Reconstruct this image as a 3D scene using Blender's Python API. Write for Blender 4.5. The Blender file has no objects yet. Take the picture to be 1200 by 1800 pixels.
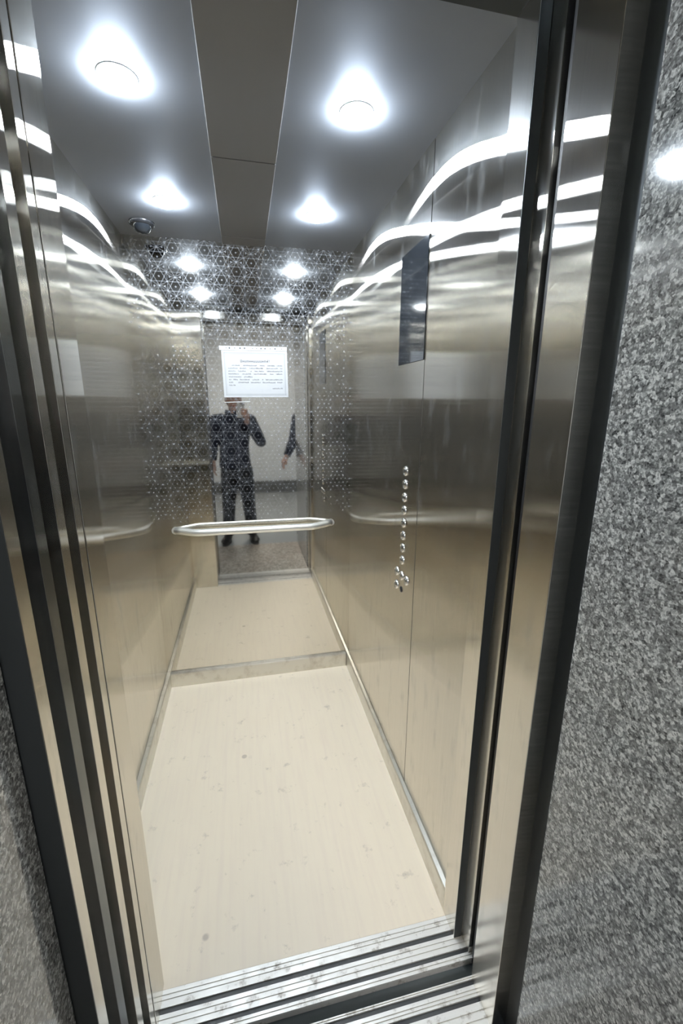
import bpy, bmesh, math, random
from mathutils import Vector, Matrix
random.seed(4)
S = bpy.context.scene
C = S.collection

# ------------------------------------------------------------------ camera
cam_d = bpy.data.cameras.new('camera')
cam = bpy.data.objects.new('camera', cam_d)
C.objects.link(cam)
S.camera = cam
CAM_H = 1.45
F_PX = 757.0
right_ = Vector((0.97627894, -0.21646318, 0.00480879))
down_ = Vector((-0.04797887, -0.23794227, -0.97009356))
fwd_ = Vector((0.21113375, 0.94685119, -0.24268368))
rot = Matrix((right_, -down_, -fwd_)).transposed()
cam.matrix_world = Matrix.Translation((0, 0, CAM_H)) @ rot.to_4x4()
cam_d.sensor_fit = 'VERTICAL'
cam_d.sensor_height = 24.0
cam_d.lens = 24.0 * F_PX / 1800.0
cam_d.clip_start = 0.004
cam_d.clip_end = 50

# ------------------------------------------------------------------ world, exposure, render limits
w = bpy.data.worlds.new('world')
S.world = w
w.use_nodes = True
w.node_tree.nodes['Background'].inputs[0].default_value = (0.010, 0.012, 0.014, 1)
w.node_tree.nodes['Background'].inputs[1].default_value = 1.0
S.view_settings.view_transform = 'Standard'
S.view_settings.look = 'None'
S.view_settings.exposure = 0.0
S.view_settings.gamma = 1.0
S.view_settings.use_curve_mapping = False
S.cycles.max_bounces = 14
S.cycles.glossy_bounces = 10
S.cycles.diffuse_bounces = 4
S.cycles.transmission_bounces = 4
S.cycles.sample_clamp_indirect = 12.0
S.cycles.blur_glossy = 0.0
LAMP = 545.0          # car ceiling lamps
HALL = 44.0          # landing ceiling lamp

# ------------------------------------------------------------------ key dimensions (metres)
XL, XR = -0.455, 0.521        # car side walls
YB = 2.135                    # car back wall
YF = 0.860                    # inner face of the car front
ZC = 2.122                    # car ceiling
OL, OR = -0.270, 0.505        # door opening
DT = 2.114                    # door opening height

# ------------------------------------------------------------------ material helpers
class NT:
    def __init__(s, name):
        s.m = bpy.data.materials.new(name)
        s.m.use_nodes = True
        s.t = s.m.node_tree
        s.t.nodes.clear()
        s.out = s.n('ShaderNodeOutputMaterial')
    def n(s, ty, **kw):
        nd = s.t.nodes.new(ty)
        for k, v in kw.items():
            setattr(nd, k, v)
        return nd
    def set(s, sock, v):
        if hasattr(v, 'outputs'):
            v = v.outputs[0]
        if isinstance(v, bpy.types.NodeSocket):
            s.t.links.new(v, sock)
        else:
            sock.default_value = v
    def math(s, op, a, b=0.0, c=0.0):
        nd = s.n('ShaderNodeMath', operation=op)
        s.set(nd.inputs[0], a); s.set(nd.inputs[1], b); s.set(nd.inputs[2], c)
        return nd.outputs[0]
    def mapr(s, v, a, b, c, d):
        nd = s.n('ShaderNodeMapRange')
        for i, x in enumerate((v, a, b, c, d)):
            s.set(nd.inputs[i], x)
        return nd.outputs[0]
    def pos(s, scale=(1, 1, 1), loc=(0, 0, 0)):
        tc = s.n('ShaderNodeTexCoord')
        mp = s.n('ShaderNodeMapping')
        s.set(mp.inputs['Vector'], tc.outputs['Object'])
        mp.inputs['Scale'].default_value = scale
        mp.inputs['Location'].default_value = loc
        return mp.outputs[0]
    def noise(s, vec, scale, detail=3.0, rough=0.5):
        nd = s.n('ShaderNodeTexNoise')
        s.set(nd.inputs['Vector'], vec)
        nd.inputs['Scale'].default_value = scale
        nd.inputs['Detail'].default_value = detail
        nd.inputs['Roughness'].default_value = rough
        return nd.outputs['Fac']
    def mixc(s, f, a, b):
        nd = s.n('ShaderNodeMix', data_type='RGBA')
        s.set(nd.inputs[0], f); s.set(nd.inputs[6], a); s.set(nd.inputs[7], b)
        return nd.outputs[2]
    def ramp(s, f, stops):
        nd = s.n('ShaderNodeValToRGB')
        s.set(nd.inputs[0], f)
        el = nd.color_ramp.elements
        while len(el) < len(stops):
            el.new(0.5)
        for e, (p, c) in zip(el, stops):
            e.position = p; e.color = (*c, 1)
        return nd.outputs[0]
    def bump(s, h, strength, dist):
        nd = s.n('ShaderNodeBump')
        s.set(nd.inputs['Height'], h)
        nd.inputs['Strength'].default_value = strength
        nd.inputs['Distance'].default_value = dist
        return nd.outputs[0]
    def fin(s, sh):
        s.set(s.out.inputs[0], sh)
        return s.m
    def pbr(s, color, rough=0.5, metal=0.0, normal=None, **kw):
        p = s.n('ShaderNodeBsdfPrincipled')
        s.set(p.inputs['Base Color'], color if not isinstance(color, tuple) else (*color[:3], 1))
        s.set(p.inputs['Roughness'], rough)
        s.set(p.inputs['Metallic'], metal)
        if normal is not None:
            s.set(p.inputs['Normal'], normal)
        for k, v in kw.items():
            s.set(p.inputs[k.replace('_', ' ')], v)
        return p.outputs[0]
    def mixs(s, f, a, b):
        nd = s.n('ShaderNodeMixShader')
        s.set(nd.inputs[0], f); s.set(nd.inputs[1], a); s.set(nd.inputs[2], b)
        return nd.outputs[0]

def plain(name, color, rough=0.5, metal=0.0, **kw):
    t = NT(name)
    return t.fin(t.pbr(color, rough, metal, **kw))

def brushed(name, base=(0.745, 0.715, 0.655), r2=0.045, aniso=0.925, streak=1.0, smear=0.13, wave=1.0, clear=0.30, axis=2):
    """Stainless sheet with a vertical grain: sharp up and down, wide sideways."""
    t = NT(name)
    p = t.pos((1, 1, 1))
    fine = t.noise(t.pos((260, 260, 1.2)), 1.0, 4.0, 0.6)
    slow = t.noise(t.pos((0.9, 0.9, 0.5)), 2.2, 1.0)
    geo = t.n('ShaderNodeNewGeometry')
    tang = t.n('ShaderNodeCombineXYZ'); tang.inputs[axis].default_value = 1.0
    tang = tang.outputs[0]
    bm = t.bump(slow, 0.06 * wave, 0.006)
    col = t.mixc(fine, tuple(c * (1 - 0.10 * streak) for c in base) + (1,), tuple(min(1, c * (1 + 0.06 * streak)) for c in base) + (1,))
    g = t.n('ShaderNodeBsdfAnisotropic')
    g.distribution = 'BECKMANN'
    t.set(g.inputs['Color'], col)
    g.inputs['Roughness'].default_value = math.sqrt(r2)
    g.inputs['Anisotropy'].default_value = aniso
    t.set(g.inputs['Tangent'], tang)
    t.set(g.inputs['Normal'], bm)
    g2 = t.n('ShaderNodeBsdfAnisotropic')
    g2.distribution = 'BECKMANN'
    t.set(g2.inputs['Color'], col)
    g2.inputs['Roughness'].default_value = 0.13
    g2.inputs['Anisotropy'].default_value = 0.55
    t.set(g2.inputs['Tangent'], tang)
    t.set(g2.inputs['Normal'], bm)
    s = t.mixs(clear, g.outputs[0], g2.outputs[0])
    # wiped finger smears and dust on the sheet
    sm = t.noise(t.pos((1.0, 5.0, 1.6), (3, 1, 2)), 4.0, 5.0, 0.62)
    sm = t.mapr(sm, 0.55, 0.74, 0.005, smear)
    d = t.n('ShaderNodeBsdfDiffuse')
    d.inputs[0].default_value = (0.55, 0.56, 0.56, 1)
    s = t.mixs(sm, s, d.outputs[0])
    return t.fin(s)

M = {}
M['steel'] = brushed('brushed_steel')
M['steel_post'] = brushed('brushed_steel_post', r2=0.03, clear=0.55, wave=0.6, smear=0.13)
M['steel_shade'] = brushed('shade_toned_steel', base=(0.30, 0.31, 0.31), smear=0.06, clear=0.2)  # darker copy of the sheet steel, shade put into its colour
M['header'] = brushed('header_steel', base=(0.55, 0.55, 0.55), r2=0.05, aniso=0.6, axis=0, clear=0.0)
M['edge'] = plain('shade_toned_metal', (0.055, 0.062, 0.066), 0.45, 0.6)  # dark tone paints the shade on door faces and in recesses
M['pit'] = plain('gap_fill_grey', (0.16, 0.19, 0.21), 0.6)  # tone of the plate that lightens the sill gap
M['black'] = plain('black_rubber_and_shade', (0.012, 0.012, 0.014), 0.5)  # rubber, and painted shade in the grooves and the doorway gap
M['alu'] = None
t = NT('sill_aluminium')
n1 = t.noise(t.pos((3, 60, 60)), 3.0, 5.0, 0.6)
n2 = t.noise(t.pos(), 26.0, 5.0, 0.7)
dirt = t.mapr(n2, 0.56, 0.68, 0.0, 0.75)
col = t.mixc(n1, (0.72, 0.70, 0.66, 1), (0.86, 0.84, 0.80, 1))
col = t.mixc(dirt, col, (0.28, 0.24, 0.20, 1))
M['alu'] = t.fin(t.pbr(col, t.mapr(n2, 0.4, 0.7, 0.35, 0.6), 0.35))
t = NT('skirting_aluminium')
n2 = t.noise(t.pos(), 14.0, 5.0, 0.65)
col = t.mixc(t.mapr(n2, 0.5, 0.72, 0, 0.7), (0.66, 0.64, 0.58, 1), (0.42, 0.38, 0.32, 1))
M['skirt'] = t.fin(t.pbr(col, 0.30, 0.85))
M['chrome'] = plain('polished_chrome', (0.86, 0.86, 0.85), 0.10, 1.0)
M['rail'] = plain('polished_rail_steel', (0.95, 0.94, 0.90), 0.30, 0.75)
M['button'] = plain('button_face_steel', (0.55, 0.55, 0.54), 0.25, 1.0)
M['glass_black'] = plain('black_display_glass', (0.016, 0.019, 0.023), 0.06, 0.0, Specular_IOR_Level=0.5)
M['dark_plastic'] = plain('dark_plastic', (0.02, 0.021, 0.024), 0.25)

# floor: cream vinyl with scuffs
t = NT('cream_vinyl_floor')
n1 = t.noise(t.pos(), 2.4, 4.0)
n2 = t.noise(t.pos((1, 1, 1), (5, 2, 0)), 17.0, 6.0, 0.7)
n3 = t.noise(t.pos((30, 2.0, 1)), 2.0, 3.0)
vo = t.n('ShaderNodeTexVoronoi'); t.set(vo.inputs['Vector'], t.pos((1, 1, 1), (0.31, 0.12, 0))); vo.inputs['Scale'].default_value = 5.5
spots = t.mapr(vo.outputs['Distance'], 0.045, 0.07, 1.0, 0.0)
sel = t.mapr(t.noise(t.pos(), 6.0, 1.0), 0.50, 0.56, 0.0, 0.55)
spots = t.math('MULTIPLY', spots, sel)
col = t.mixc(n1, (0.80, 0.70, 0.555, 1), (0.86, 0.765, 0.61, 1))
col = t.mixc(t.mapr(n3, 0.45, 0.75, 0.0, 0.25), col, (0.70, 0.58, 0.50, 1))
col = t.mixc(t.mapr(n2, 0.60, 0.72, 0.0, 0.6), col, (0.42, 0.36, 0.29, 1))
col = t.mixc(spots, col, (0.34, 0.28, 0.23, 1))
M['vinyl'] = t.fin(t.pbr(col, 0.42))

# back wall: mirror steel with an etched star lattice above the rail
t = NT('etched_mirror_steel')
tc = t.n('ShaderNodeTexCoord')
sp = t.n('ShaderNodeSeparateXYZ'); t.set(sp.inputs[0], tc.outputs['Object'])
X, Z = sp.outputs[0], sp.outputs[2]
P = 0.043
def fam(ang, per, wid, off=0.0):
    a = t.math('MULTIPLY', X, math.cos(ang) / per)
    b = t.math('MULTIPLY', Z, math.sin(ang) / per)
    v = t.math('ADD', t.math('ADD', a, b), off)
    fr = t.math('ABSOLUTE', t.math('SUBTRACT', t.math('FRACT', v), 0.5))
    return t.mapr(fr, 0.5 - wid * 1.6 / per, 0.5 - wid * 0.4 / per, 0.0, 1.0)
h = P * math.sqrt(3) / 2
A = None; Bn = None
for k in range(3):
    l = fam(math.radians(90 + 60 * k), h, 0.0017, 0.5)
    A = l if A is None else t.math('ADD', A, l)
for k in range(3):
    l = fam(math.radians(60 * k), P * 1.5, 0.0016, 0.5)
    Bn = l if Bn is None else t.math('ADD', Bn, l)
def dots(ox, oz, sx, sz):
    a = t.math('SUBTRACT', t.math('FRACT', t.math('ADD', t.math('DIVIDE', X, sx), ox)), 0.5)
    b = t.math('SUBTRACT', t.math('FRACT', t.math('ADD', t.math('DIVIDE', Z, sz), oz)), 0.5)
    a = t.math('MULTIPLY', a, sx); b = t.math('MULTIPLY', b, sz)
    return t.math('SQRT', t.math('ADD', t.math('MULTIPLY', a, a), t.math('MULTIPLY', b, b)))
dd = t.math('MINIMUM', dots(0.5, 0.5, P, 2 * h), dots(0.0, 0.0, P, 2 * h))
dotm = t.mapr(dd, 0.0016, 0.0050, 0.75, 0.0)
rr = t.math('MINIMUM', dots(0.5, 0.5, P * 3, 2 * h * 3), dots(0.0, 0.0, P * 3, 2 * h * 3))
ring = t.mapr(t.math('ABSOLUTE', t.math('SUBTRACT', rr, P * 0.92)), 0.0006, 0.0022, 0.45, 0.0)
inner = t.mapr(rr, P * 0.90, P * 0.96, 0.8, 1.0)
lines = t.math('ADD', t.math('MULTIPLY', t.math('MULTIPLY', A, 0.42), inner), t.math('MULTIPLY', Bn, 0.35))
pat = t.math('ADD', t.math('ADD', lines, t.math('MULTIPLY', dotm, t.mapr(rr, P * 0.9, P * 1.0, 0.8, 1.0))), ring)
pat = t.math('MINIMUM', pat, 1.0)
# etching is worn unevenly and stops below the rail
wear = t.mapr(t.noise(t.pos(), 5.0, 3.0), 0.30, 0.62, 0.35, 1.0)
fade = t.mapr(Z, 0.83, 0.92, 0.0, 1.0)
pat = t.math('MULTIPLY', t.math('MULTIPLY', pat, wear), fade)
slow = t.noise(t.pos((1, 1, 0.6)), 1.6, 1.0)
bm = t.bump(slow, 0.04, 0.006)
mir = t.n('ShaderNodeBsdfAnisotropic'); mir.distribution = 'GGX'
mir.inputs['Color'].default_value = (0.70, 0.675, 0.62, 1)
mir.inputs['Roughness'].default_value = 0.035
t.set(mir.inputs['Normal'], bm)
et = t.n('ShaderNodeBsdfAnisotropic'); et.distribution = 'GGX'
et.inputs['Color'].default_value = (0.80, 0.82, 0.86, 1)
et.inputs['Roughness'].default_value = 0.62
ed = t.n('ShaderNodeBsdfDiffuse'); ed.inputs[0].default_value = (0.62, 0.64, 0.68, 1)
e2 = t.mixs(0.5, et.outputs[0], ed.outputs[0])
M['etched'] = t.fin(t.mixs(t.math('MULTIPLY', pat, 0.40), mir.outputs[0], e2))

# ceiling sheet
t = NT('ceiling_satin_steel')
n1 = t.noise(t.pos((1, 1, 1)), 2.0, 2.0)
g = t.n('ShaderNodeBsdfAnisotropic'); g.distribution = 'GGX'
g.inputs['Color'].default_value = (0.38, 0.41, 0.46, 1)
g.inputs['Roughness'].default_value = 0.62
t.set(g.inputs['Normal'], t.bump(n1, 0.15, 0.01))
d = t.n('ShaderNodeBsdfDiffuse'); d.inputs[0].default_value = (0.185, 0.20, 0.225, 1)
M['ceil'] = t.fin(t.mixs(0.45, g.outputs[0], d.outputs[0]))
t = NT('ceiling_strip_steel')
g = t.n('ShaderNodeBsdfAnisotropic'); g.distribution = 'GGX'
g.inputs['Color'].default_value = (0.29, 0.29, 0.29, 1)
g.inputs['Roughness'].default_value = 0.45
d = t.n('ShaderNodeBsdfDiffuse'); d.inputs[0].default_value = (0.205, 0.20, 0.20, 1)
M['ceil_strip'] = t.fin(t.mixs(0.6, g.outputs[0], d.outputs[0]))

def granite(name, dark, mid, light, scale, rough, coat):
    t = NT(name)
    v = t.n('ShaderNodeTexVoronoi'); t.set(v.inputs['Vector'], t.pos()); v.inputs['Scale'].default_value = scale
    v2 = t.n('ShaderNodeTexVoronoi'); t.set(v2.inputs['Vector'], t.pos((1, 1, 1), (4, 3, 1))); v2.inputs['Scale'].default_value = scale * 2.1
    sx = t.n('ShaderNodeSeparateColor'); t.set(sx.inputs[0], v.outputs['Color'])
    sy = t.n('ShaderNodeSeparateColor'); t.set(sy.inputs[0], v2.outputs['Color'])
    n = t.noise(t.pos(), scale * 0.8, 4.0, 0.7)
    f = t.math('ADD', t.math('MULTIPLY', sx.outputs[0], 0.40), t.math('ADD', t.math('MULTIPLY', sy.outputs[0], 0.30), t.math('MULTIPLY', n, 0.45)))
    col = t.ramp(f, [(0.22, dark), (0.42, tuple(0.5 * (a + b) for a, b in zip(dark, mid))), (0.60, mid), (0.84, light)])
    big = t.noise(t.pos(), 3.0, 2.0)
    col = t.mixc(t.mapr(big, 0.4, 0.7, 0.0, 0.22), col, (mid[0] * 1.15, mid[1] * 0.92, mid[2] * 0.86, 1))
    return t.fin(t.pbr(col, rough, 0.0, Specular_IOR_Level=coat))
M['granite'] = granite('grey_granite', (0.03, 0.032, 0.032), (0.28, 0.285, 0.275), (0.74, 0.75, 0.72), 190, 0.08, 0.5)
M['granite_floor'] = granite('tan_granite', (0.12, 0.10, 0.085), (0.40, 0.36, 0.31), (0.62, 0.57, 0.50), 60, 0.35, 0.5)
t = NT('landing_tile')
br = t.n('ShaderNodeTexBrick'); t.set(br.inputs['Vector'], t.pos())
br.offset = 0.0
br.inputs['Scale'].default_value = 1.0
br.inputs['Brick Width'].default_value = 0.6; br.inputs['Row Height'].default_value = 0.6
br.inputs['Mortar Size'].default_value = 0.004
br.inputs['Color1'].default_value = (0.30, 0.32, 0.33, 1); br.inputs['Color2'].default_value = (0.33, 0.345, 0.35, 1)
br.inputs['Mortar'].default_value = (0.14, 0.14, 0.14, 1)
M['tile'] = t.fin(t.pbr(br.outputs[0], 0.3))
t = NT('painted_plaster')
n = t.noise(t.pos(), 30, 4)
M['plaster'] = t.fin(t.pbr(t.mixc(n, (0.60, 0.63, 0.66, 1), (0.68, 0.71, 0.74, 1)), 0.7, normal=t.bump(n, 0.1, 0.003)))
M['plaster_ceil'] = plain('ceiling_plaster', (0.66, 0.67, 0.68), 0.8)
M['hall_skirting'] = plain('grey_stone_skirting', (0.12, 0.125, 0.125), 0.5)
M['paper'] = plain('white_paper', (0.56, 0.565, 0.57), 0.75)
M['ink'] = plain('grey_print_ink', (0.16, 0.16, 0.17), 0.8)
M['ink_light'] = plain('faint_print_ink', (0.40, 0.41, 0.42), 0.8)
M['film'] = plain('white_sleeve_film', (0.62, 0.64, 0.62), 0.28)
M['skin'] = plain('skin', (0.44, 0.27, 0.21), 0.5)
M['hair'] = plain('black_hair', (0.018, 0.015, 0.013), 0.55)
M['lips'] = plain('lips', (0.36, 0.14, 0.11), 0.5)
M['eye'] = plain('eye_white', (0.7, 0.7, 0.68), 0.3)
def cloth(name, c):
    t = NT(name)
    n = t.noise(t.pos(), 9, 4, 0.6)
    return t.fin(t.pbr(t.mixc(n, tuple(x * 0.7 for x in c) + (1,), tuple(x * 1.3 for x in c) + (1,)), 0.85, normal=t.bump(n, 0.6, 0.012)))
M['jacket'] = cloth('navy_jacket_cloth', (0.012, 0.015, 0.030))
M['trousers'] = cloth('black_trouser_cloth', (0.011, 0.012, 0.015))
M['shoe'] = plain('black_shoe_leather', (0.013, 0.013, 0.014), 0.4)
M['sole'] = plain('shoe_sole', (0.05, 0.05, 0.05), 0.8)
M['phone'] = plain('silver_phone_body', (0.62, 0.62, 0.63), 0.25, 0.4)
M['lens'] = plain('phone_lens_glass', (0.01, 0.01, 0.015), 0.05)
def emis(name, col, s):
    t = NT(name)
    e = t.n('ShaderNodeEmission'); e.inputs[0].default_value = (*col, 1); e.inputs[1].default_value = s
    return t.fin(e.outputs[0])
M['lamp'] = emis('cool_lamp_diffuser', (0.82, 0.91, 1.0), LAMP)
M['hall_lamp'] = emis('landing_lamp_diffuser', (1.0, 0.97, 0.92), HALL)

# ------------------------------------------------------------------ object helpers
def link(name, bm, mat, parent=None, smooth=False, bevel=0.0):
    me = bpy.data.meshes.new(name)
    bmesh.ops.recalc_face_normals(bm, faces=bm.faces)
    bm.to_mesh(me); bm.free()
    o = bpy.data.objects.new(name, me)
    C.objects.link(o)
    me.materials.append(mat)
    if smooth:
        for p in me.polygons:
            p.use_smooth = True
    if bevel:
        b = o.modifiers.new('bevel', 'BEVEL'); b.width = bevel; b.segments = 2; b.limit_method = 'ANGLE'
    if parent:
        o.parent = parent
    return o
def tag(o, label, cat, group=None):
    o['label'] = label; o['category'] = cat
    if group: o['group'] = group
    return o
def struct(o, label=None):
    o['kind'] = 'structure'
    if label: o['label'] = label
    return o
def empty(name, loc, label=None, cat=None, group=None):
    o = bpy.data.objects.new(name, None); C.objects.link(o); o.location = loc
    o.empty_display_size = 0.05
    if label: tag(o, label, cat, group)
    return o
def box(bm, x0, x1, y0, y1, z0, z1):
    r = bmesh.ops.create_cube(bm, size=1.0)
    for v in r['verts']:
        v.co = Vector(((x0 + x1) / 2 + v.co.x * (x1 - x0), (y0 + y1) / 2 + v.co.y * (y1 - y0), (z0 + z1) / 2 + v.co.z * (z1 - z0)))
    return r['verts']
def B(*bx):
    bm = bmesh.new()
    for b in bx: box(bm, *b)
    return bm
def prism_x(prof, x0, x1):
    """extrude a closed (y,z) profile along x"""
    bm = bmesh.new()
    a = [bm.verts.new((x0, y, z)) for y, z in prof]
    b = [bm.verts.new((x1, y, z)) for y, z in prof]
    n = len(prof)
    for i in range(n):
        bm.faces.new((a[i], a[(i + 1) % n], b[(i + 1) % n], b[i]))
    bm.faces.new(a[::-1]); bm.faces.new(b)
    return bm
def prism_y(prof, y0, y1):
    bm = bmesh.new()
    a = [bm.verts.new((x, y0, z)) for x, z in prof]
    b = [bm.verts.new((x, y1, z)) for x, z in prof]
    n = len(prof)
    for i in range(n):
        bm.faces.new((a[i], a[(i + 1) % n], b[(i + 1) % n], b[i]))
    bm.faces.new(a[::-1]); bm.faces.new(b)
    return bm
def cyl(bm, c, axis, r, h, seg=24, r2=None):
    ax = Vector(axis).normalized()
    m = Matrix.Translation(Vector(c)) @ ax.to_track_quat('Z', 'Y').to_matrix().to_4x4()
    bmesh.ops.create_cone(bm, cap_ends=True, segments=seg, radius1=r, radius2=r if r2 is None else r2, depth=h, matrix=m)
def lathe(bm, c, axis, prof, seg=28):
    ax = Vector(axis).normalized()
    m = Matrix.Translation(Vector(c)) @ ax.to_track_quat('Z', 'Y').to_matrix().to_4x4()
    rings = []
    for r, z in prof:
        if r < 1e-6:
            rings.append([bm.verts.new(m @ Vector((0, 0, z)))])
        else:
            rings.append([bm.verts.new(m @ Vector((r * math.cos(2 * math.pi * k / seg), r * math.sin(2 * math.pi * k / seg), z))) for k in range(seg)])
    for a, b in zip(rings, rings[1:]):
        for k in range(seg):
            k2 = (k + 1) % seg
            if len(a) == 1 and len(b) > 1: bm.faces.new((a[0], b[k], b[k2]))
            elif len(b) == 1 and len(a) > 1: bm.faces.new((a[k], a[k2], b[0]))
            elif len(a) > 1: bm.faces.new((a[k], a[k2], b[k2], b[k]))
def tube(bm, pts, rad, seg=16):
    """closed tube through pts; rad is a number or one value (or (rx,ry)) per point"""
    pts = [Vector(p) for p in pts]
    rings = []
    prev = None
    for i, p in enumerate(pts):
        d = (pts[min(i + 1, len(pts) - 1)] - pts[max(i - 1, 0)]).normalized()
        if prev is None:
            up = Vector((0, 0, 1)) if abs(d.z) < 0.9 else Vector((0, 1, 0))
            u = d.cross(up).normalized()
        else:
            u = (prev - d * prev.dot(d)).normalized()
        prev = u
        v = d.cross(u)
        r = rad if isinstance(rad, (int, float)) else rad[i]
        ru, rv = (r, r) if isinstance(r, (int, float)) else r
        rings.append([bm.verts.new(p + u * ru * math.cos(2 * math.pi * k / seg) + v * rv * math.sin(2 * math.pi * k / seg)) for k in range(seg)])
    for a, b in zip(rings, rings[1:]):
        for k in range(seg):
            bm.faces.new((a[k], a[(k + 1) % seg], b[(k + 1) % seg], b[k]))
    bm.faces.new(rings[0][::-1]); bm.faces.new(rings[-1])

# ================================================================== THE CAR (setting)
struct(link('floor', B((XL, XR, 0.847, YB, -0.03, 0.0)), M['vinyl']), 'cream vinyl floor of the lift car with scuff marks')
struct(link('wall_left', B((XL - 0.03, XL, YF, YB, 0.0, ZC)), M['steel']), 'brushed steel left wall of the lift car')
struct(link('wall_back', B((XL - 0.03, XR + 0.03, YB, YB + 0.03, 0.0, ZC)), M['etched']), 'mirror steel back wall etched with a star pattern')
# right wall: rear sheet, narrow control column, front sheet, with 2 mm joints
wr = link('wall_right', B((XR, XR + 0.03, 1.4535, YB, 0.0, ZC)), M['steel'])
struct(wr, 'brushed steel right wall of the lift car')
link('control_column_sheet', B((XR - 0.001, XR + 0.03, 1.237, 1.452, 0.0, ZC)), M['steel'], wr)
link('front_sheet', B((XR, XR + 0.03, YF, 1.2345, 0.0, ZC)), M['steel'], wr)
link('joint_backing', B((XR + 0.012, XR + 0.032, YF, YB, 0.0, ZC)), M['black'], wr)
ce = struct(link('ceiling', B((XL - 0.03, XR + 0.03, YF - 0.09, YB + 0.03, ZC, ZC + 0.03)), M['ceil']), 'satin steel ceiling of the lift car')
# centre ceiling strip in three lengths
for y0, y1 in ((YF, 1.446), (1.449, 2.046), (2.049, YB)):
    link('centre_panel', B((-0.055, 0.125, y0 + 0.0005, y1, ZC - 0.006, ZC + 0.001)), M['ceil_strip'], ce, bevel=0.0015)
# skirtings
def skirt_prof(side):
    h, d = 0.082, 0.017
    return h, d
struct(link('baseboard_back', prism_x([(YB, 0), (YB - 0.017, 0), (YB - 0.017, 0.074), (YB - 0.014, 0.080), (YB, 0.082)], XL + 0.018, XR - 0.018), M['skirt'], bevel=0.001), 'metal skirting along the back wall of the car')
struct(link('baseboard_left', prism_y([(XL, 0), (XL + 0.018, 0), (XL + 0.018, 0.074), (XL + 0.015, 0.080), (XL, 0.082)], YF, YB), M['skirt'], bevel=0.001), 'metal skirting along the left wall of the car')
struct(link('baseboard_right', prism_y([(XR, 0), (XR - 0.016, 0), (XR - 0.016, 0.074), (XR - 0.013, 0.080), (XR, 0.082)], YF, YB), M['skirt'], bevel=0.001), 'metal skirting along the right wall of the car')
# car front: left return, right corner post, transom
struct(link('wall_front', B((XL, OL, 0.772, YF, 0.0, ZC)), M['steel_post'], bevel=0.001), 'brushed steel front return of the lift car')
struct(link('wall_front_top', B((OL, XR, 0.772, YF, DT, ZC)), M['edge']), 'transom above the car doorway, toned dark for shade')  # steel transom coloured dark so it reads as shaded
struct(link('trim_1', B((OR, XR + 0.03, 0.792, YF, 0.0, DT)), M['steel_post'], bevel=0.001), 'brushed steel corner post right of the car doorway')
struct(link('trim_10', B((OR + 0.0003, 0.527, 0.7908, 0.7922, 0.0, DT)), M['edge']), 'dark sheet painting the shaded front face of the right corner post')  # thin sheet darkens the post face in place of its dark reflection
struct(link('trim_2', B((0.528, 0.56, 0.752, 0.792, 0.0, DT)), M['steel_post'], bevel=0.001), 'recessed steel strike strip right of the car doorway')
struct(link('trim_3', B((0.534, 0.58, 0.700, 0.742, -0.02, DT)), M['black']), 'black strip standing in for the shaded gap right of the doorway')  # solid black in place of the unlit gap

# ---------------------------------------------------------------- sills
def sill_profile(y0, y1, grooves, ribs, zb=-0.045, gd=0.022):
    """top profile from y1 (far) to y0 (near) with guide grooves and shallow ribs"""
    ev = sorted([(a, b, gd) for a, b in grooves] + [(r - 0.0011, r + 0.0011, 0.0028) for r in ribs], reverse=True)
    top = [(y1, 0.0)]
    for a, b, d in ev:
        top += [(b, 0.0), (b, -d), (a, -d), (a, 0.0)]
    top += [(y0, 0.0)]
    return top + [(y0, -0.004), (y0 + 0.012, -0.006), (y0 + 0.012, zb), (y1, zb)]
cs = tag(link('car_door_sill', prism_x(sill_profile(0.7395, 0.8465, [(0.799, 0.811), (0.754, 0.765)], [0.836, 0.826, 0.789, 0.777, 0.747]), -0.66, 0.56), M['alu']),
         'grooved aluminium sill at the front edge of the cream car floor', 'door sill')
link('groove_shade', B((-0.66, 0.56, 0.7995, 0.8105, -0.0215, -0.004), (-0.66, 0.56, 0.7545, 0.7645, -0.0215, -0.004)), M['black'], cs)  # black fill paints the shade inside the guide grooves
ls = tag(link('landing_door_sill', prism_x(sill_profile(0.606, 0.706, [(0.688, 0.699), (0.655, 0.666)], [0.7025, 0.679, 0.672, 0.640, 0.625]), -0.66, 0.56), M['alu']),
         'dirty grooved aluminium sill on the landing side of the dark gap', 'door sill')
link('groove_shade', B((-0.66, 0.56, 0.6885, 0.6985, -0.0215, -0.004), (-0.66, 0.56, 0.6555, 0.6655, -0.0215, -0.004)), M['black'], ls)  # shade of the landing grooves, painted as a black fill
struct(link('gap_fill_plate', B((-0.7, 0.6, 0.640, 0.820, -0.07, -0.05)), M['pit']), 'grey plate added in the gap between the sills to lighten it')  # added plate, set high and pale to brighten the gap

# ---------------------------------------------------------------- sliding door panels (parked to the left)
def door_panel(name, x1, y0, y1, label, wid=0.36, mat='steel_post'):
    e = empty(name, (x1 - wid / 2, (y0 + y1) / 2, 0.0))
    e['kind'] = 'structure'; e['label'] = label
    def L(nm, bm, mat, **k):
        bmesh.ops.translate(bm, verts=bm.verts, vec=-Vector(e.location))
        return link(nm, bm, mat, e, **k)
    L('panel', B((x1 - wid, x1, y0, y1, 0.008, DT - 0.052 if y0 < 0.7 else DT)), M[mat], bevel=0.0006)
    L('guide_shoe', B((x1 - wid + 0.05, x1 - wid + 0.11, (y0 + y1) / 2 - 0.004, (y0 + y1) / 2 + 0.004, -0.01, 0.010)), M['black'])
    return e
door_panel('door_1', OL, 0.740, 0.766, 'leading brushed steel panel of the car door, parked left')
door_panel('door_2', OL, 0.674, 0.702, 'leading brushed steel panel of the landing door, parked left')
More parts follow.
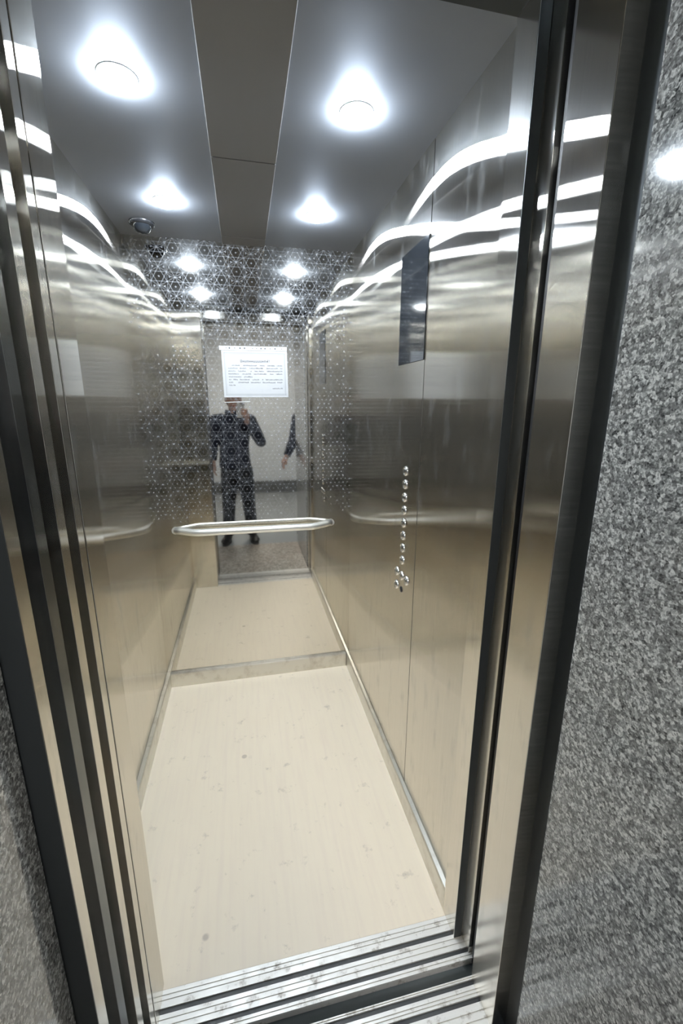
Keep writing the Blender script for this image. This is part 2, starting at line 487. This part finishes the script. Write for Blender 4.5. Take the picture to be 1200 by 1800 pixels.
door_panel('door_3', OL, 0.606, 0.634, 'trailing brushed steel panel of the landing door, parked left', mat='steel_shade')  # same steel as the others, its duller reflection painted darker
struct(link('door_header', B((-0.66, 0.56, 0.606, 0.700, 2.064, 2.28)), M['header']), 'steel header above the landing door')

# ---------------------------------------------------------------- landing door frame
struct(link('trim_4', B((OR + 0.003, 0.585, 0.604, 0.700, 0.0, DT)), M['steel_post'], bevel=0.001), 'brushed steel jamb on the right of the landing doorway')
struct(link('trim_5', B((-0.34, OL, 0.537, 0.566, 0.0, DT)), M['steel_post'], bevel=0.001), 'brushed steel jamb on the left of the landing doorway')
struct(link('trim_9', B((-0.34, OL - 0.0005, 0.5355, 0.5372, 0.0, 2.06)), M['edge']), 'dark sheet painting the shaded front face of the left jamb')  # thin sheet puts the jamb's front shade into the colour
struct(link('trim_6', B((0.545, 0.59, 0.535, 0.604, 0.0, DT)), M['edge']), 'recess between right jamb and granite, shade painted in as dark metal')  # dark metal deepens the shade of the recess
struct(link('trim_7', B((-0.66, -0.300, 0.566, 0.604, 0.0, DT)), M['edge']), 'recess behind the left jamb, shade painted in as dark metal')  # dark block paints the shade between jamb and door panels
struct(link('trim_8', B((-0.34, 0.59, 0.537, 0.604, 2.064, 2.12)), M['steel_post']), 'steel head of the landing door frame')

# ---------------------------------------------------------------- granite portal and landing
ZH = 2.70
struct(link('wall_portal_right', B((0.509, 1.9, -0.19, 0.535, 0.0, ZH)), M['granite'], bevel=0.004), 'polished grey granite side of the portal, right')
struct(link('wall_portal_left', B((-1.7, -0.298, 0.30, 0.535, 0.0, ZH)), M['granite'], bevel=0.004), 'polished grey granite side of the portal, left')
struct(link('wall_portal_top', B((-0.296, 0.507, -0.19, 0.535, 2.04, ZH)), M['granite']), 'granite lintel over the portal')
struct(link('floor_portal', B((-1.7, 0.507, -0.19, 0.605, -0.03, 0.0)), M['granite_floor']), 'tan granite threshold floor')
struct(link('floor_landing', B((-1.7, 1.9, -2.96, -0.192, -0.03, -0.001)), M['tile']), 'grey tiled landing floor')
struct(link('wall_landing_far', B((-1.7, 1.9, -3.04, -2.96, 0.0, ZH)), M['plaster']), 'pale painted landing wall opposite the lift')
struct(link('wall_landing_left', B((-1.78, -1.70, -2.96, 0.30, 0.0, ZH)), M['plaster']), 'pale painted landing side wall, left')
struct(link('wall_landing_right', B((1.90, 1.98, -2.96, -0.19, 0.0, ZH)), M['plaster']), 'pale painted landing side wall, right')
struct(link('ceiling_landing', B((-1.78, 1.98, -3.04, 0.535, ZH, ZH + 0.05)), M['plaster_ceil']), 'plaster landing ceiling')
struct(link('baseboard_landing', B((-1.70, 1.90, -2.96, -2.945, 0.0, 0.20)), M['hall_skirting']), 'grey stone skirting of the landing')

# ================================================================== LAMPS
def ceiling_light(x, y, label):
    e = empty('ceiling_light', (x, y, ZC), label, 'ceiling light', 'round recessed lamps in the car ceiling')
    bm = bmesh.new()
    lathe(bm, (0, 0, 0), (0, 0, -1), [(0.041, -0.001), (0.041, 0.0010), (0.039, 0.0022), (0.035, 0.0022), (0.033, 0.001)], 36)
    link('bezel', bm, M['film'], e, smooth=True)
    bm = bmesh.new()
    lathe(bm, (0, 0, 0), (0, 0, -1), [(0.0335, 0.0), (0.0335, 0.008), (0.029, 0.015), (0.018, 0.0185), (0.0, 0.020)], 32)  # dome shaped to stand proud so its spill imitates lamp glare
    link('diffuser', bm, M['lamp'], e, smooth=True)
    return e
for x, y, lb in ((-0.226, 1.185, 'bright round ceiling lamp at the front left, nearest the doorway'),
                 (0.296, 1.185, 'bright round ceiling lamp at the front right, nearest the doorway'),
                 (-0.226, 1.776, 'round ceiling lamp at the rear left, near the back wall'),
                 (0.296, 1.776, 'round ceiling lamp at the rear right, near the back wall')):
    ceiling_light(x, y, lb)
e = empty('landing_ceiling_lamp', (0.15, -1.45, ZH), 'square white lamp on the landing ceiling outside the lift', 'ceiling light')
link('housing', B((-0.31, 0.31, -0.31, 0.31, -0.05, 0.0)), M['phone'], e, bevel=0.004)
link('diffuser', B((-0.285, 0.285, -0.285, 0.285, -0.056, -0.045)), M['hall_lamp'], e)
# small dark dome by the rear left lamp
e = empty('dome_camera', (-0.345, 1.99, ZC), 'small dark dome fixture in the rear left corner of the car ceiling', 'camera')
bm = bmesh.new(); lathe(bm, (0, 0, 0), (0, 0, -1), [(0.046, 0.0), (0.046, 0.008), (0.040, 0.012), (0.0, 0.012)]); link('base', bm, M['dark_plastic'], e, smooth=True)
bm = bmesh.new(); lathe(bm, (0, 0, 0), (0, 0, -1), [(0.034, 0.011), (0.032, 0.022), (0.022, 0.034), (0.0, 0.040)]); link('dome', bm, M['glass_black'], e, smooth=True)

# ================================================================== HANDRAIL
e = empty('handrail', (0.035, YB, 0.85), 'polished steel tube handrail across the back wall with bent ends', 'handrail')
bm = bmesh.new()
pl = [(-0.382, -0.001, 0.0), (-0.350, -0.020, 0.0), (-0.315, -0.041, 0.0), (-0.300, -0.049, 0.0), (-0.285, -0.055, 0.0), (-0.265, -0.058, 0.0)]
pts = pl + [(0.0, -0.058, 0.0)] + [(-a, b, c) for a, b, c in pl[::-1]]
tube(bm, pts, 0.0175, 22)
link('bar', bm, M['rail'], e, smooth=True)
for sx in (-1, 1):
    bm = bmesh.new(); cyl(bm, (sx * 0.384, -0.002, 0), (0, 1, 0), 0.0185, 0.003, 24)
    link('wall_flange', bm, M['rail'], e)

# ================================================================== CONTROL PANEL
XP = XR - 0.001
e = empty('control_panel', (XP, 1.345, 1.1), 'lift control panel with black display above a column of round chrome buttons', 'control panel')
o0 = Vector(e.location)
def loc(bm):
    bmesh.ops.translate(bm, verts=bm.verts, vec=-o0); return bm
link('display', loc(B((XP - 0.003, XP, 1.2385, 1.4505, CAM_H + 0.127, CAM_H + 0.454))), M['glass_black'], e, bevel=0.0008)
def button(y, z, r=0.0165):
    bm = bmesh.new()
    lathe(bm, (XP, y, z), (-1, 0, 0), [(r + 0.0005, 0.0), (r, 0.003), (r - 0.0025, 0.0065), (r - 0.005, 0.0065), (r - 0.0055, 0.003), (0.0, 0.0028)])
    b = link('button', loc(bm), M['chrome'], e, smooth=True)
    bm = bmesh.new()
    lathe(bm, (XP, y, z), (-1, 0, 0), [(r - 0.0065, 0.002), (r - 0.0067, 0.006), (r - 0.0085, 0.0072), (0.0, 0.0072)])
    link('button_cap', loc(bm), M['button'], b, smooth=True)
for k in range(8):
    button(1.345, CAM_H - 0.215 - 0.0449 * k)
zr = CAM_H - 0.588
for yy, zz in ((1.392, zr), (1.345, zr), (1.298, zr), (1.392, zr - 0.052)):
    button(yy, zz, 0.0165)
bm = bmesh.new(); lathe(bm, (XP, 1.345, zr - 0.052), (-1, 0, 0), [(0.011, 0.0), (0.010, 0.003), (0.0, 0.003)])
k = link('key_switch', loc(bm), M['black'], e, smooth=True)
k['label'] = 'black key switch'

# ================================================================== NOTICE
e = empty('paper_notice', (0.064, YB - 0.001, CAM_H + 0.135), 'white printed notice in a clear punched sleeve taped to the back wall', 'notice')
e.rotation_euler = (0, math.radians(-0.6), 0)
pw, ph = 0.296, 0.206
zc = -0.002
link('paper', B((-pw / 2, pw / 2, -0.0012, 0.0, zc - ph / 2, zc + ph / 2)), M['paper'], e)
st = link('sleeve_strip', B((-pw / 2 - 0.008, pw / 2, -0.0020, 0.0, zc + ph / 2 + 0.001, zc + ph / 2 + 0.019)), M['film'], e)
for i, xx in enumerate([-0.125, -0.111, -0.088, -0.064, -0.044, -0.008, 0.010, 0.030, 0.048, 0.072, 0.094, 0.124]):
    rr = 0.0038 if i in (1, 3, 4, 7, 8, 10) else 0.0024
    bm = bmesh.new(); cyl(bm, (xx, -0.0022, zc + ph / 2 + 0.010), (0, 1, 0), rr, 0.0006, 14)
    link('punched_hole', bm, M['ink'], st)
link('sleeve_edge', B((-pw / 2 - 0.004, -0.035, -0.007, -0.005, zc - ph / 2 - 0.020, zc - ph / 2 - 0.017)), M['film'], e).rotation_euler = (0, math.radians(-1.5), 0)
# double printed border
def frame_bm(hx, hz, wdt, y):
    return B((-hx, hx, y - 0.0003, y, zc + hz - wdt, zc + hz), (-hx, hx, y - 0.0003, y, zc - hz, zc - hz + wdt), (-hx, -hx + wdt, y - 0.0003, y, zc - hz, zc + hz), (hx - wdt, hx, y - 0.0003, y, zc - hz, zc + hz))
bd = frame_bm(pw / 2 - 0.010, ph / 2 - 0.009, 0.0030, -0.0012)
link('printed_border', bd, M['ink_light'], e)
bd = frame_bm(pw / 2 - 0.0160, ph / 2 - 0.015, 0.0010, -0.0012)
link('inner_border', bd, M['ink_light'], e)
# the small print is too blurred to read: rows of short word strokes
bm = bmesh.new()
x = -0.066
while x < 0.052:
    for dx in (0.0, 0.0052):
        box(bm, x + dx, x + dx + 0.0020, -0.0016, -0.0012, zc + 0.052, zc + 0.052 + (0.0125 if x < -0.062 else 0.0085))
    zz = zc + 0.052 + random.choice((0.0, 0.0036, 0.0068))
    box(bm, x, x + 0.0070, -0.0016, -0.0012, zz, zz + 0.0018)
    x += 0.0098
for x in (0.058, 0.064):
    box(bm, x, x + 0.0018, -0.0016, -0.0012, zc + 0.0555, zc + 0.0645)
    box(bm, x, x + 0.0018, -0.0016, -0.0012, zc + 0.052, zc + 0.0538)
hd = link('blurred_heading', bm, M['ink'], e); hd['kind'] = 'stuff'
bm = bmesh.new()
rows = [(0.036, -0.105, 0.125, [(0, .16), (.22, .50), (.55, .65), (.70, .86), (.89, 1)]),
        (0.0235, -0.122, 0.125, [(0, .17), (.21, .34), (.39, .64), (.70, .92), (.96, 1)]),
        (0.011, -0.122, 0.125, [(0, .14), (.18, .33), (.40, .43), (.48, .66), (.71, 1)]),
        (-0.0015, -0.122, 0.125, [(0, .20), (.25, .41), (.46, .70), (.76, .84), (.88, 1)]),
        (-0.014, -0.122, 0.125, [(0, .24), (.28, .44)]),
        (-0.0265, -0.122, 0.125, [(0, .05), (.08, .17), (.20, .38), (.43, .56), (.61, .64), (.68, 1)]),
        (-0.039, -0.122, 0.125, [(0, .08), (.17, .36), (.40, .58), (.62, .86), (.89, 1)]),
        (-0.0515, -0.122, 0.125, [(0, .12)]),
        (-0.066, -0.122, 0.125, [(.80, 1)])]
for z, xa, xb, ws in rows:
    for a, b in ws:
        x = xa + (xb - xa) * a; xe = xa + (xb - xa) * b
        while x < xe - 0.002:
            hgt = random.choice((0.0035, 0.0042, 0.0060))
            wd = random.uniform(0.0008, 0.0014)
            box(bm, x, x + wd, -0.0016, -0.0012, zc + z, zc + z + hgt)
            if random.random() < 0.7:
                zz = zc + z + random.choice((0.0, 0.0016, 0.0030))
                box(bm, x, x + 0.0026, -0.0016, -0.0012, zz, zz + 0.0009)
            x += random.uniform(0.0026, 0.0034)
link('small_print', bm, M['ink'], e)['kind'] = 'stuff'

# ================================================================== PEOPLE
def ell_rings(bm, rings, seg=24):
    """rings: (cx,cy,cz,rx,ry) stacked in z"""
    rs = []
    for cx, cy, cz, rx, ry in rings:
        rs.append([bm.verts.new((cx + rx * math.cos(2 * math.pi * k / seg), cy + ry * math.sin(2 * math.pi * k / seg), cz)) for k in range(seg)])
    for a, b in zip(rs, rs[1:]):
        for k in range(seg):
            bm.faces.new((a[k], a[(k + 1) % seg], b[(k + 1) % seg], b[k]))
    bm.faces.new(rs[0][::-1]); bm.faces.new(rs[-1])
def ball(bm, c, r, seg=20):
    rx, ry, rz = (r, r, r) if isinstance(r, (int, float)) else r
    res = bmesh.ops.create_uvsphere(bm, u_segments=seg, v_segments=seg // 2 + 2, radius=1.0)
    for v in res['verts']:
        v.co = Vector((c[0] + v.co.x * rx, c[1] + v.co.y * ry, c[2] + v.co.z * rz))
def fuse(name, bm, mat, parent, voxel, smooth=4):
    """fuse overlapping shapes into one continuous surface"""
    o = link(name, bm, mat, None)
    r = o.modifiers.new('r', 'REMESH'); r.mode = 'VOXEL'; r.voxel_size = voxel; r.use_smooth_shade = True
    s = o.modifiers.new('s', 'SMOOTH'); s.iterations = smooth; s.factor = 0.5
    bpy.context.view_layer.update()
    me = bpy.data.meshes.new_from_object(o.evaluated_get(bpy.context.evaluated_depsgraph_get()))
    o.modifiers.clear(); o.data = me
    for p in me.polygons: p.use_smooth = True
    me.materials.clear(); me.materials.append(mat)
    o.parent = parent
    return o
def seg_pts(a, b, n):
    a, b = Vector(a), Vector(b)
    return [a.lerp(b, i / n) for i in range(n + 1)]
def hand(bm, wrist, palm_dir, across, curl_n, curls, size=1.0, thumb_curl=0.6):
    """palm and five fingers; palm_dir: wrist->knuckles, across: towards the thumb side, curl_n: the way fingers bend"""
    w_ = Vector(wrist); d = Vector(palm_dir).normalized(); a = Vector(across); a = (a - d * a.dot(d)).normalized()
    n = Vector(curl_n); n = (n - d * n.dot(d) - a * n.dot(a)).normalized()
    L = 0.082 * size
    tube(bm, [w_ - d * 0.02, w_ + d * L * 0.35, w_ + d * L * 0.75, w_ + d * L], [0.024 * size, 0.028 * size, 0.030 * size, 0.026 * size], 12)
    for off in (-0.016, 0.016):
        tube(bm, [w_ + a * off * 0.7 * size, w_ + d * L * 0.5 + a * off * size, w_ + d * L * 1.02 + a * off * 1.15 * size], [0.015 * size, 0.015 * size, 0.011 * size], 10)
    lens = (0.066, 0.074, 0.069, 0.054)
    for i in range(4):
        base = w_ + d * L * (0.97, 1.03, 1.0, 0.92)[i] + a * (0.030, 0.010, -0.010, -0.029)[i] * size
        c1, c2, c3 = curls
        p = [base - d * 0.02 * size, base]
        ang = c1
        for k, (frac, cc) in enumerate(((0.45, c1), (0.31, c2), (0.24, c3))):
            if k: ang += cc
            p.append(p[-1] + (d * math.cos(ang) + n * math.sin(ang)) * lens[i] * frac * size)
        tube(bm, p, [0.0095 * size, 0.0092 * size, 0.0084 * size, 0.0075 * size, 0.0055 * size], 9)
    tb = w_ + d * L * 0.25 + a * 0.020 * size
    t1 = tb + (d * 0.55 + a * 0.7 + n * 0.25).normalized() * 0.040 * size
    t2 = t1 + (d * (1 - thumb_curl * 0.3) + a * 0.15 + n * thumb_curl).normalized() * 0.032 * size
    t3 = t2 + (d * 0.9 + n * thumb_curl * 1.2 - a * 0.1).normalized() * 0.024 * size
    tube(bm, [tb, t1, t2, t3], [0.015 * size, 0.012 * size, 0.0105 * size, 0.007 * size], 10)

def grip_hand(bm, size=1.0):
    """right hand around the lower end of the phone, in the phone's own axes"""
    T = lambda x, y, z: cam.matrix_world @ Vector((x, y, z))
    wrist = (0.052, -0.185, 0.066)
    tube(bm, [T(0.058, -0.205, 0.078), T(*wrist), T(0.048, -0.150, 0.050), T(0.044, -0.118, 0.034)], [0.025, 0.025, 0.029, 0.027], 14)
    for i, y in enumerate((-0.060, -0.0815, -0.1025, -0.1225)):
        rr = (0.0084, 0.0086, 0.0082, 0.0074)[i]
        tip = (-0.018, -0.024, -0.020, -0.008)[i]
        tube(bm, [T(0.047, -0.150 - 0.004 * i, 0.048), T(0.043, y - 0.018, 0.030), T(0.0395, y, 0.018)], [0.014, 0.0125, 0.0105], 10)
        tube(bm, [T(0.042, y - 0.004, 0.022), T(0.0385, y, 0.013), T(0.030, y + 0.003, 0.000), T(0.021, y + 0.005, -0.0040), T(0.002, y + 0.006, -0.0045), T(tip + 0.006, y + 0.006, -0.0040), T(tip, y + 0.006, -0.0025)],
             [rr * 1.15, rr * 1.08, rr, rr, rr * 0.93, rr * 0.86, rr * 0.5], 10)
    tube(bm, [T(0.046, -0.150, 0.058), T(0.034, -0.112, 0.046), T(0.020, -0.082, 0.030), T(0.008, -0.062, 0.0255), T(0.000, -0.048, 0.0240)], [0.018, 0.0155, 0.0120, 0.0108, 0.0065], 12)

def person(label, cx, cy, sh_l, el_l, wr_l, sh_r, el_r, wr_r, hands, feet, head_c, hips_x, wide=1.0):
    e = empty('person', (cx, cy, 0.0), label, 'person')
    hz = head_c[2]; hx, hy = head_c[0], head_c[1]
    # --- body: one continuous skin surface
    bm = bmesh.new()
    ball(bm, (hx, hy - 0.008, hz + 0.025), (0.074, 0.092, 0.092))
    ball(bm, (hx, hy + 0.018, hz - 0.035), (0.058, 0.066, 0.072))
    ball(bm, (hx, hy + 0.050, hz - 0.088), (0.026, 0.024, 0.020))               # chin
    tube(bm, [(hx, hy + 0.085, hz + 0.018), (hx, hy + 0.100, hz - 0.016), (hx, hy + 0.097, hz - 0.028)], [0.008, 0.012, 0.012], 10)   # nose
    ball(bm, (hx, hy + 0.078, hz - 0.055), (0.024, 0.012, 0.011))               # mouth swell
    for s in (-1, 1):
        ball(bm, (hx + s * 0.076, hy - 0.004, hz - 0.004), (0.009, 0.018, 0.030))
        ball(bm, (hx + s * 0.030, hy + 0.074, hz + 0.032), (0.022, 0.012, 0.008))
    tube(bm, [(hx, hy - 0.012, hz - 0.05), (hx, hy - 0.020, hz - 0.12), (cx, cy, hz - 0.17)], [0.056, 0.053, 0.062], 16)
    shz = sh_l[2]
    ell_rings(bm, [(hips_x, cy, 0.72, 0.12, 0.09), (hips_x, cy, 0.84, 0.135, 0.10), (cx, cy, 1.00, 0.125, 0.092), (cx, cy, 1.15, 0.150, 0.10), (cx, cy, shz, 0.145, 0.085), (cx, cy, shz + 0.05, 0.07, 0.06)])
    for sh, el, wr in ((sh_l, el_l, wr_l), (sh_r, el_r, wr_r)):
        tube(bm, [Vector(sh)] + seg_pts(sh, el, 3)[1:] + seg_pts(el, wr, 3)[1:], [0.050, 0.046, 0.042, 0.038, 0.037, 0.031, 0.025], 14)
    for f, hp in zip(feet, (hips_x - 0.075, hips_x + 0.075)):
        ank = (f[0], f[1] - 0.03, 0.09)
        kn = ((hp + f[0]) / 2, cy + 0.02, 0.45)
        tube(bm, [(hp, cy, 0.80)] + seg_pts((hp, cy, 0.74), kn, 3) + seg_pts(kn, ank, 3)[1:], [0.075, 0.078, 0.070, 0.060, 0.052, 0.050, 0.042, 0.034], 14)
        tube(bm, [(f[0], f[1] - 0.06, 0.055), (f[0] + f[2] * 0.5, f[1] + 0.03, 0.05), (f[0] + f[2], f[1] + 0.12, 0.04)], [0.032, 0.034, 0.026], 12)
    for h_ in hands:
        if h_ == 'grip': grip_hand(bm)
        else: hand(bm, *h_)
    fuse('body', bm, M['skin'], None, 0.0036, 2).parent = e
    # --- face details and hair
    for s in (-1, 1):
        bm = bmesh.new(); ball(bm, (hx + s * 0.030, hy + 0.0765, hz + 0.012), (0.0120, 0.0075, 0.0050), 14)
        ey = link('eye', bm, M['eye'], e, smooth=True)
        bm = bmesh.new(); ball(bm, (hx + s * 0.030, hy + 0.0825, hz + 0.012), (0.0044, 0.0022, 0.0044), 12)
        link('iris', bm, M['lens'], ey, smooth=True)
        bm = bmesh.new(); tube(bm, [(hx + s * 0.012, hy + 0.086, hz + 0.032), (hx + s * 0.030, hy + 0.086, hz + 0.036), (hx + s * 0.050, hy + 0.072, hz + 0.031)], [0.003, 0.0035, 0.002], 8)
        link('eyebrow', bm, M['hair'], e, smooth=True)
    bm = bmesh.new(); tube(bm, [(hx - 0.024, hy + 0.084, hz - 0.055), (hx, hy + 0.092, hz - 0.054), (hx + 0.024, hy + 0.084, hz - 0.055)], [0.003, 0.006, 0.003], 8)
    link('lips', bm, M['lips'], e, smooth=True)
    bm = bmesh.new()
    ball(bm, (hx, hy - 0.020, hz + 0.045), (0.080, 0.092, 0.088), 28)
    ball(bm, (hx, hy - 0.045, hz - 0.005), (0.074, 0.062, 0.085), 28)
    ball(bm, (hx, hy + 0.030, hz + 0.092), (0.062, 0.055, 0.032), 24)
    fuse('hair', bm, M['hair'], None, 0.005, 2).parent = e
    # --- jacket
    bm = bmesh.new()
    ell_rings(bm, [(cx, cy, 0.80, 0.158, 0.122), (cx, cy, 0.84, 0.162, 0.126), (cx, cy, 0.92, 0.154, 0.120), (cx, cy, 1.02, 0.150, 0.115), (cx, cy, 1.12, 0.164, 0.122), (cx, cy, shz - 0.06, 0.178, 0.118), (cx, cy, shz, 0.170, 0.102), (cx, cy, shz + 0.045, 0.100, 0.082), (cx, cy + 0.004, shz + 0.070, 0.073, 0.070)], 32)
    for sh, el, wr in ((sh_l, el_l, wr_l), (sh_r, el_r, wr_r)):
        sh, el, wr = Vector(sh), Vector(el), Vector(wr)
        inn = Vector((cx, cy, sh.z + 0.01)).lerp(sh, 0.55)
        ball(bm, sh - Vector((0, 0, 0.004)), 0.068)
        tube(bm, [inn, inn.lerp(sh, 0.9)], [0.070, 0.064], 18)
        tube(bm, [sh] + seg_pts(sh, el, 3)[1:] + seg_pts(el, wr - (wr - el).normalized() * 0.01, 3)[1:], [0.064, 0.064, 0.060, 0.056, 0.053, 0.046, 0.038], 18)
        ball(bm, el, 0.054)
    jk = fuse('jacket', bm, M['jacket'], None, 0.007, 4); jk.parent = e
    bm = bmesh.new(); tube(bm, [(cx + 0.068 * math.cos(a), cy + 0.006 + 0.066 * math.sin(a), shz + 0.080 + 0.008 * math.cos(a * 2)) for a in [math.pi * 2 * k / 20 + 1.9 for k in range(19)]], [(0.010, 0.022)] * 19, 10)
    link('collar', bm, M['jacket'], jk, smooth=True)
    bm = bmesh.new(); tube(bm, [(cx, cy + 0.126, 0.83), (cx, cy + 0.120, 0.94), (cx, cy + 0.1165, 1.02), (cx, cy + 0.123, 1.12), (cx, cy + 0.119, shz - 0.06), (cx, cy + 0.104, shz)], 0.004, 6)
    link('zip', bm, M['dark_plastic'], jk, smooth=True)
    # --- trousers
    bm = bmesh.new()
    ell_rings(bm, [(hips_x, cy, 0.68, 0.135, 0.105), (hips_x, cy, 0.76, 0.152, 0.115), (hips_x, cy, 0.84, 0.150, 0.112), (cx, cy, 0.88, 0.138, 0.106)], 28)
    for f, hp in zip(feet, (hips_x - 0.078, hips_x + 0.078)):
        kn = ((hp + f[0]) / 2, cy + 0.02, 0.45)
        an = (f[0], f[1] - 0.03, 0.075)
        tube(bm, [(hp, cy, 0.80)] + seg_pts((hp, cy, 0.72), kn, 3) + seg_pts(kn, an, 3)[1:], [0.086, 0.090, 0.086, 0.078, 0.070, 0.066, 0.062, 0.062], 20)
    fuse('trousers', bm, M['trousers'], None, 0.007, 3).parent = e
    # --- shoes
    for f in feet:
        bm = bmesh.new()
        tube(bm, [(f[0] - f[2] * 0.2, f[1] - 0.085, 0.050), (f[0], f[1] - 0.04, 0.056), (f[0] + f[2] * 0.4, f[1] + 0.05, 0.046), (f[0] + f[2] * 0.8, f[1] + 0.12, 0.038), (f[0] + f[2], f[1] + 0.165, 0.030)], [(0.030, 0.036), (0.038, 0.046), (0.044, 0.038), (0.046, 0.028), (0.022, 0.014)], 18)
        tube(bm, [(f[0], f[1] - 0.04, 0.06), (f[0], f[1] - 0.035, 0.105)], [0.042, 0.040], 16)
        for v in bm.verts:
            if v.co.z < 0.012: v.co.z = 0.012
        s_ = fuse('shoe', bm, M['shoe'], None, 0.005, 2); s_.parent = e
        bm = bmesh.new()
        out = []
        for a in range(28):
            an = 2 * math.pi * a / 28
            yy = math.cos(an); xx = math.sin(an)
            ty = f[1] + 0.04 + yy * 0.135
            out.append((f[0] + f[2] * (0.5 + 0.5 * yy) - f[2] * 0.1 + xx * (0.044 if yy > 0 else 0.038), ty))
        a_ = [bm.verts.new((x, y, 0.0)) for x, y in out]; b_ = [bm.verts.new((x, y, 0.018)) for x, y in out]
        for i in range(28):
            bm.faces.new((a_[i], a_[(i + 1) % 28], b_[(i + 1) % 28], b_[i]))
        bm.faces.new(a_[::-1]); bm.faces.new(b_)
        link('sole', bm, M['sole'], s_)
    # make the parts local to the empty
    for ch in e.children:
        ch.matrix_parent_inverse = Matrix.Translation((-cx, -cy, 0))
    return e

# the photographer on the threshold, mirrored in the back wall
person('person in dark jacket and trousers raising a phone, reflected in the back wall', -0.11, -0.36,
       (-0.280, -0.37, 1.285), (-0.325, -0.40, 1.045), (-0.330, -0.345, 0.870),
       (0.062, -0.36, 1.285), (0.162, -0.27, 1.070), tuple(cam.matrix_world @ Vector((0.056, -0.200, 0.075))),
       [((-0.330, -0.345, 0.865), (0.0, 0.12, -1), (0.1, 1, 0), (1, 0, 0), (0.25, 0.25, 0.2), 0.95, 0.2),
        'grip'],
       [(-0.215, -0.34, -0.045), (0.035, -0.34, 0.035)], (-0.095, -0.36, 1.485), -0.095)
# a second person waiting beyond the granite corner
person('person in dark clothes half hidden behind the granite portal edge, one hand hanging', 0.745, -0.52,
       (0.575, -0.52, 1.30), (0.520, -0.49, 1.06), (0.430, -0.40, 0.90),
       (0.915, -0.52, 1.30), (0.960, -0.53, 1.05), (0.965, -0.48, 0.86),
       [((0.428, -0.398, 0.895), (-0.45, 0.25, -0.85), (0.1, 1, 0), (1, 0, 0), (0.3, 0.3, 0.2), 0.95, 0.2),
        ((0.965, -0.48, 0.855), (0.0, 0.12, -1), (-0.1, 1, 0), (-1, 0, 0), (0.25, 0.25, 0.2), 0.95, 0.2)],
       [(0.600, -0.50, -0.04), (0.86, -0.50, 0.04)], (0.745, -0.51, 1.50), 0.735)

# the phone, square to the camera's view and just behind its lens
e = empty('mobile_phone', (0, 0, CAM_H), 'silver mobile phone held up in the photographer\'s hand', 'phone')
e.matrix_world = cam.matrix_world.copy()
bm = bmesh.new()
r_ = 0.009
out = []
x0, x1, z0, z1 = -0.058, 0.014, -0.132, 0.014
for cx_, cz_, a0 in ((x1 - r_, z1 - r_, 0), (x0 + r_, z1 - r_, 90), (x0 + r_, z0 + r_, 180), (x1 - r_, z0 + r_, 270)):
    for k in range(6):
        a = math.radians(a0 + 18 * k)
        out.append((cx_ + r_ * math.cos(a), cz_ + r_ * math.sin(a)))
a_ = [bm.verts.new((x, z, 0.006)) for x, z in out]; b_ = [bm.verts.new((x, z, 0.014)) for x, z in out]
for i in range(len(out)):
    bm.faces.new((a_[i], a_[(i + 1) % len(out)], b_[(i + 1) % len(out)], b_[i]))
bm.faces.new(a_[::-1]); bm.faces.new(b_)
link('case', bm, M['phone'], e, bevel=0.001)
for lx, lz in ((0.0, 0.0), (-0.018, 0.0), (-0.009, -0.016)):
    bm = bmesh.new(); cyl(bm, (lx, lz, 0.0052), (0, 0, 1), 0.0065, 0.0022, 20)
    link('lens', bm, M['lens'], e)
link('screen', B((x0 + 0.003, x1 - 0.003, z0 + 0.003, z1 - 0.003, 0.0139, 0.0144)), M['glass_black'], e)
bpy.context.view_layer.update()
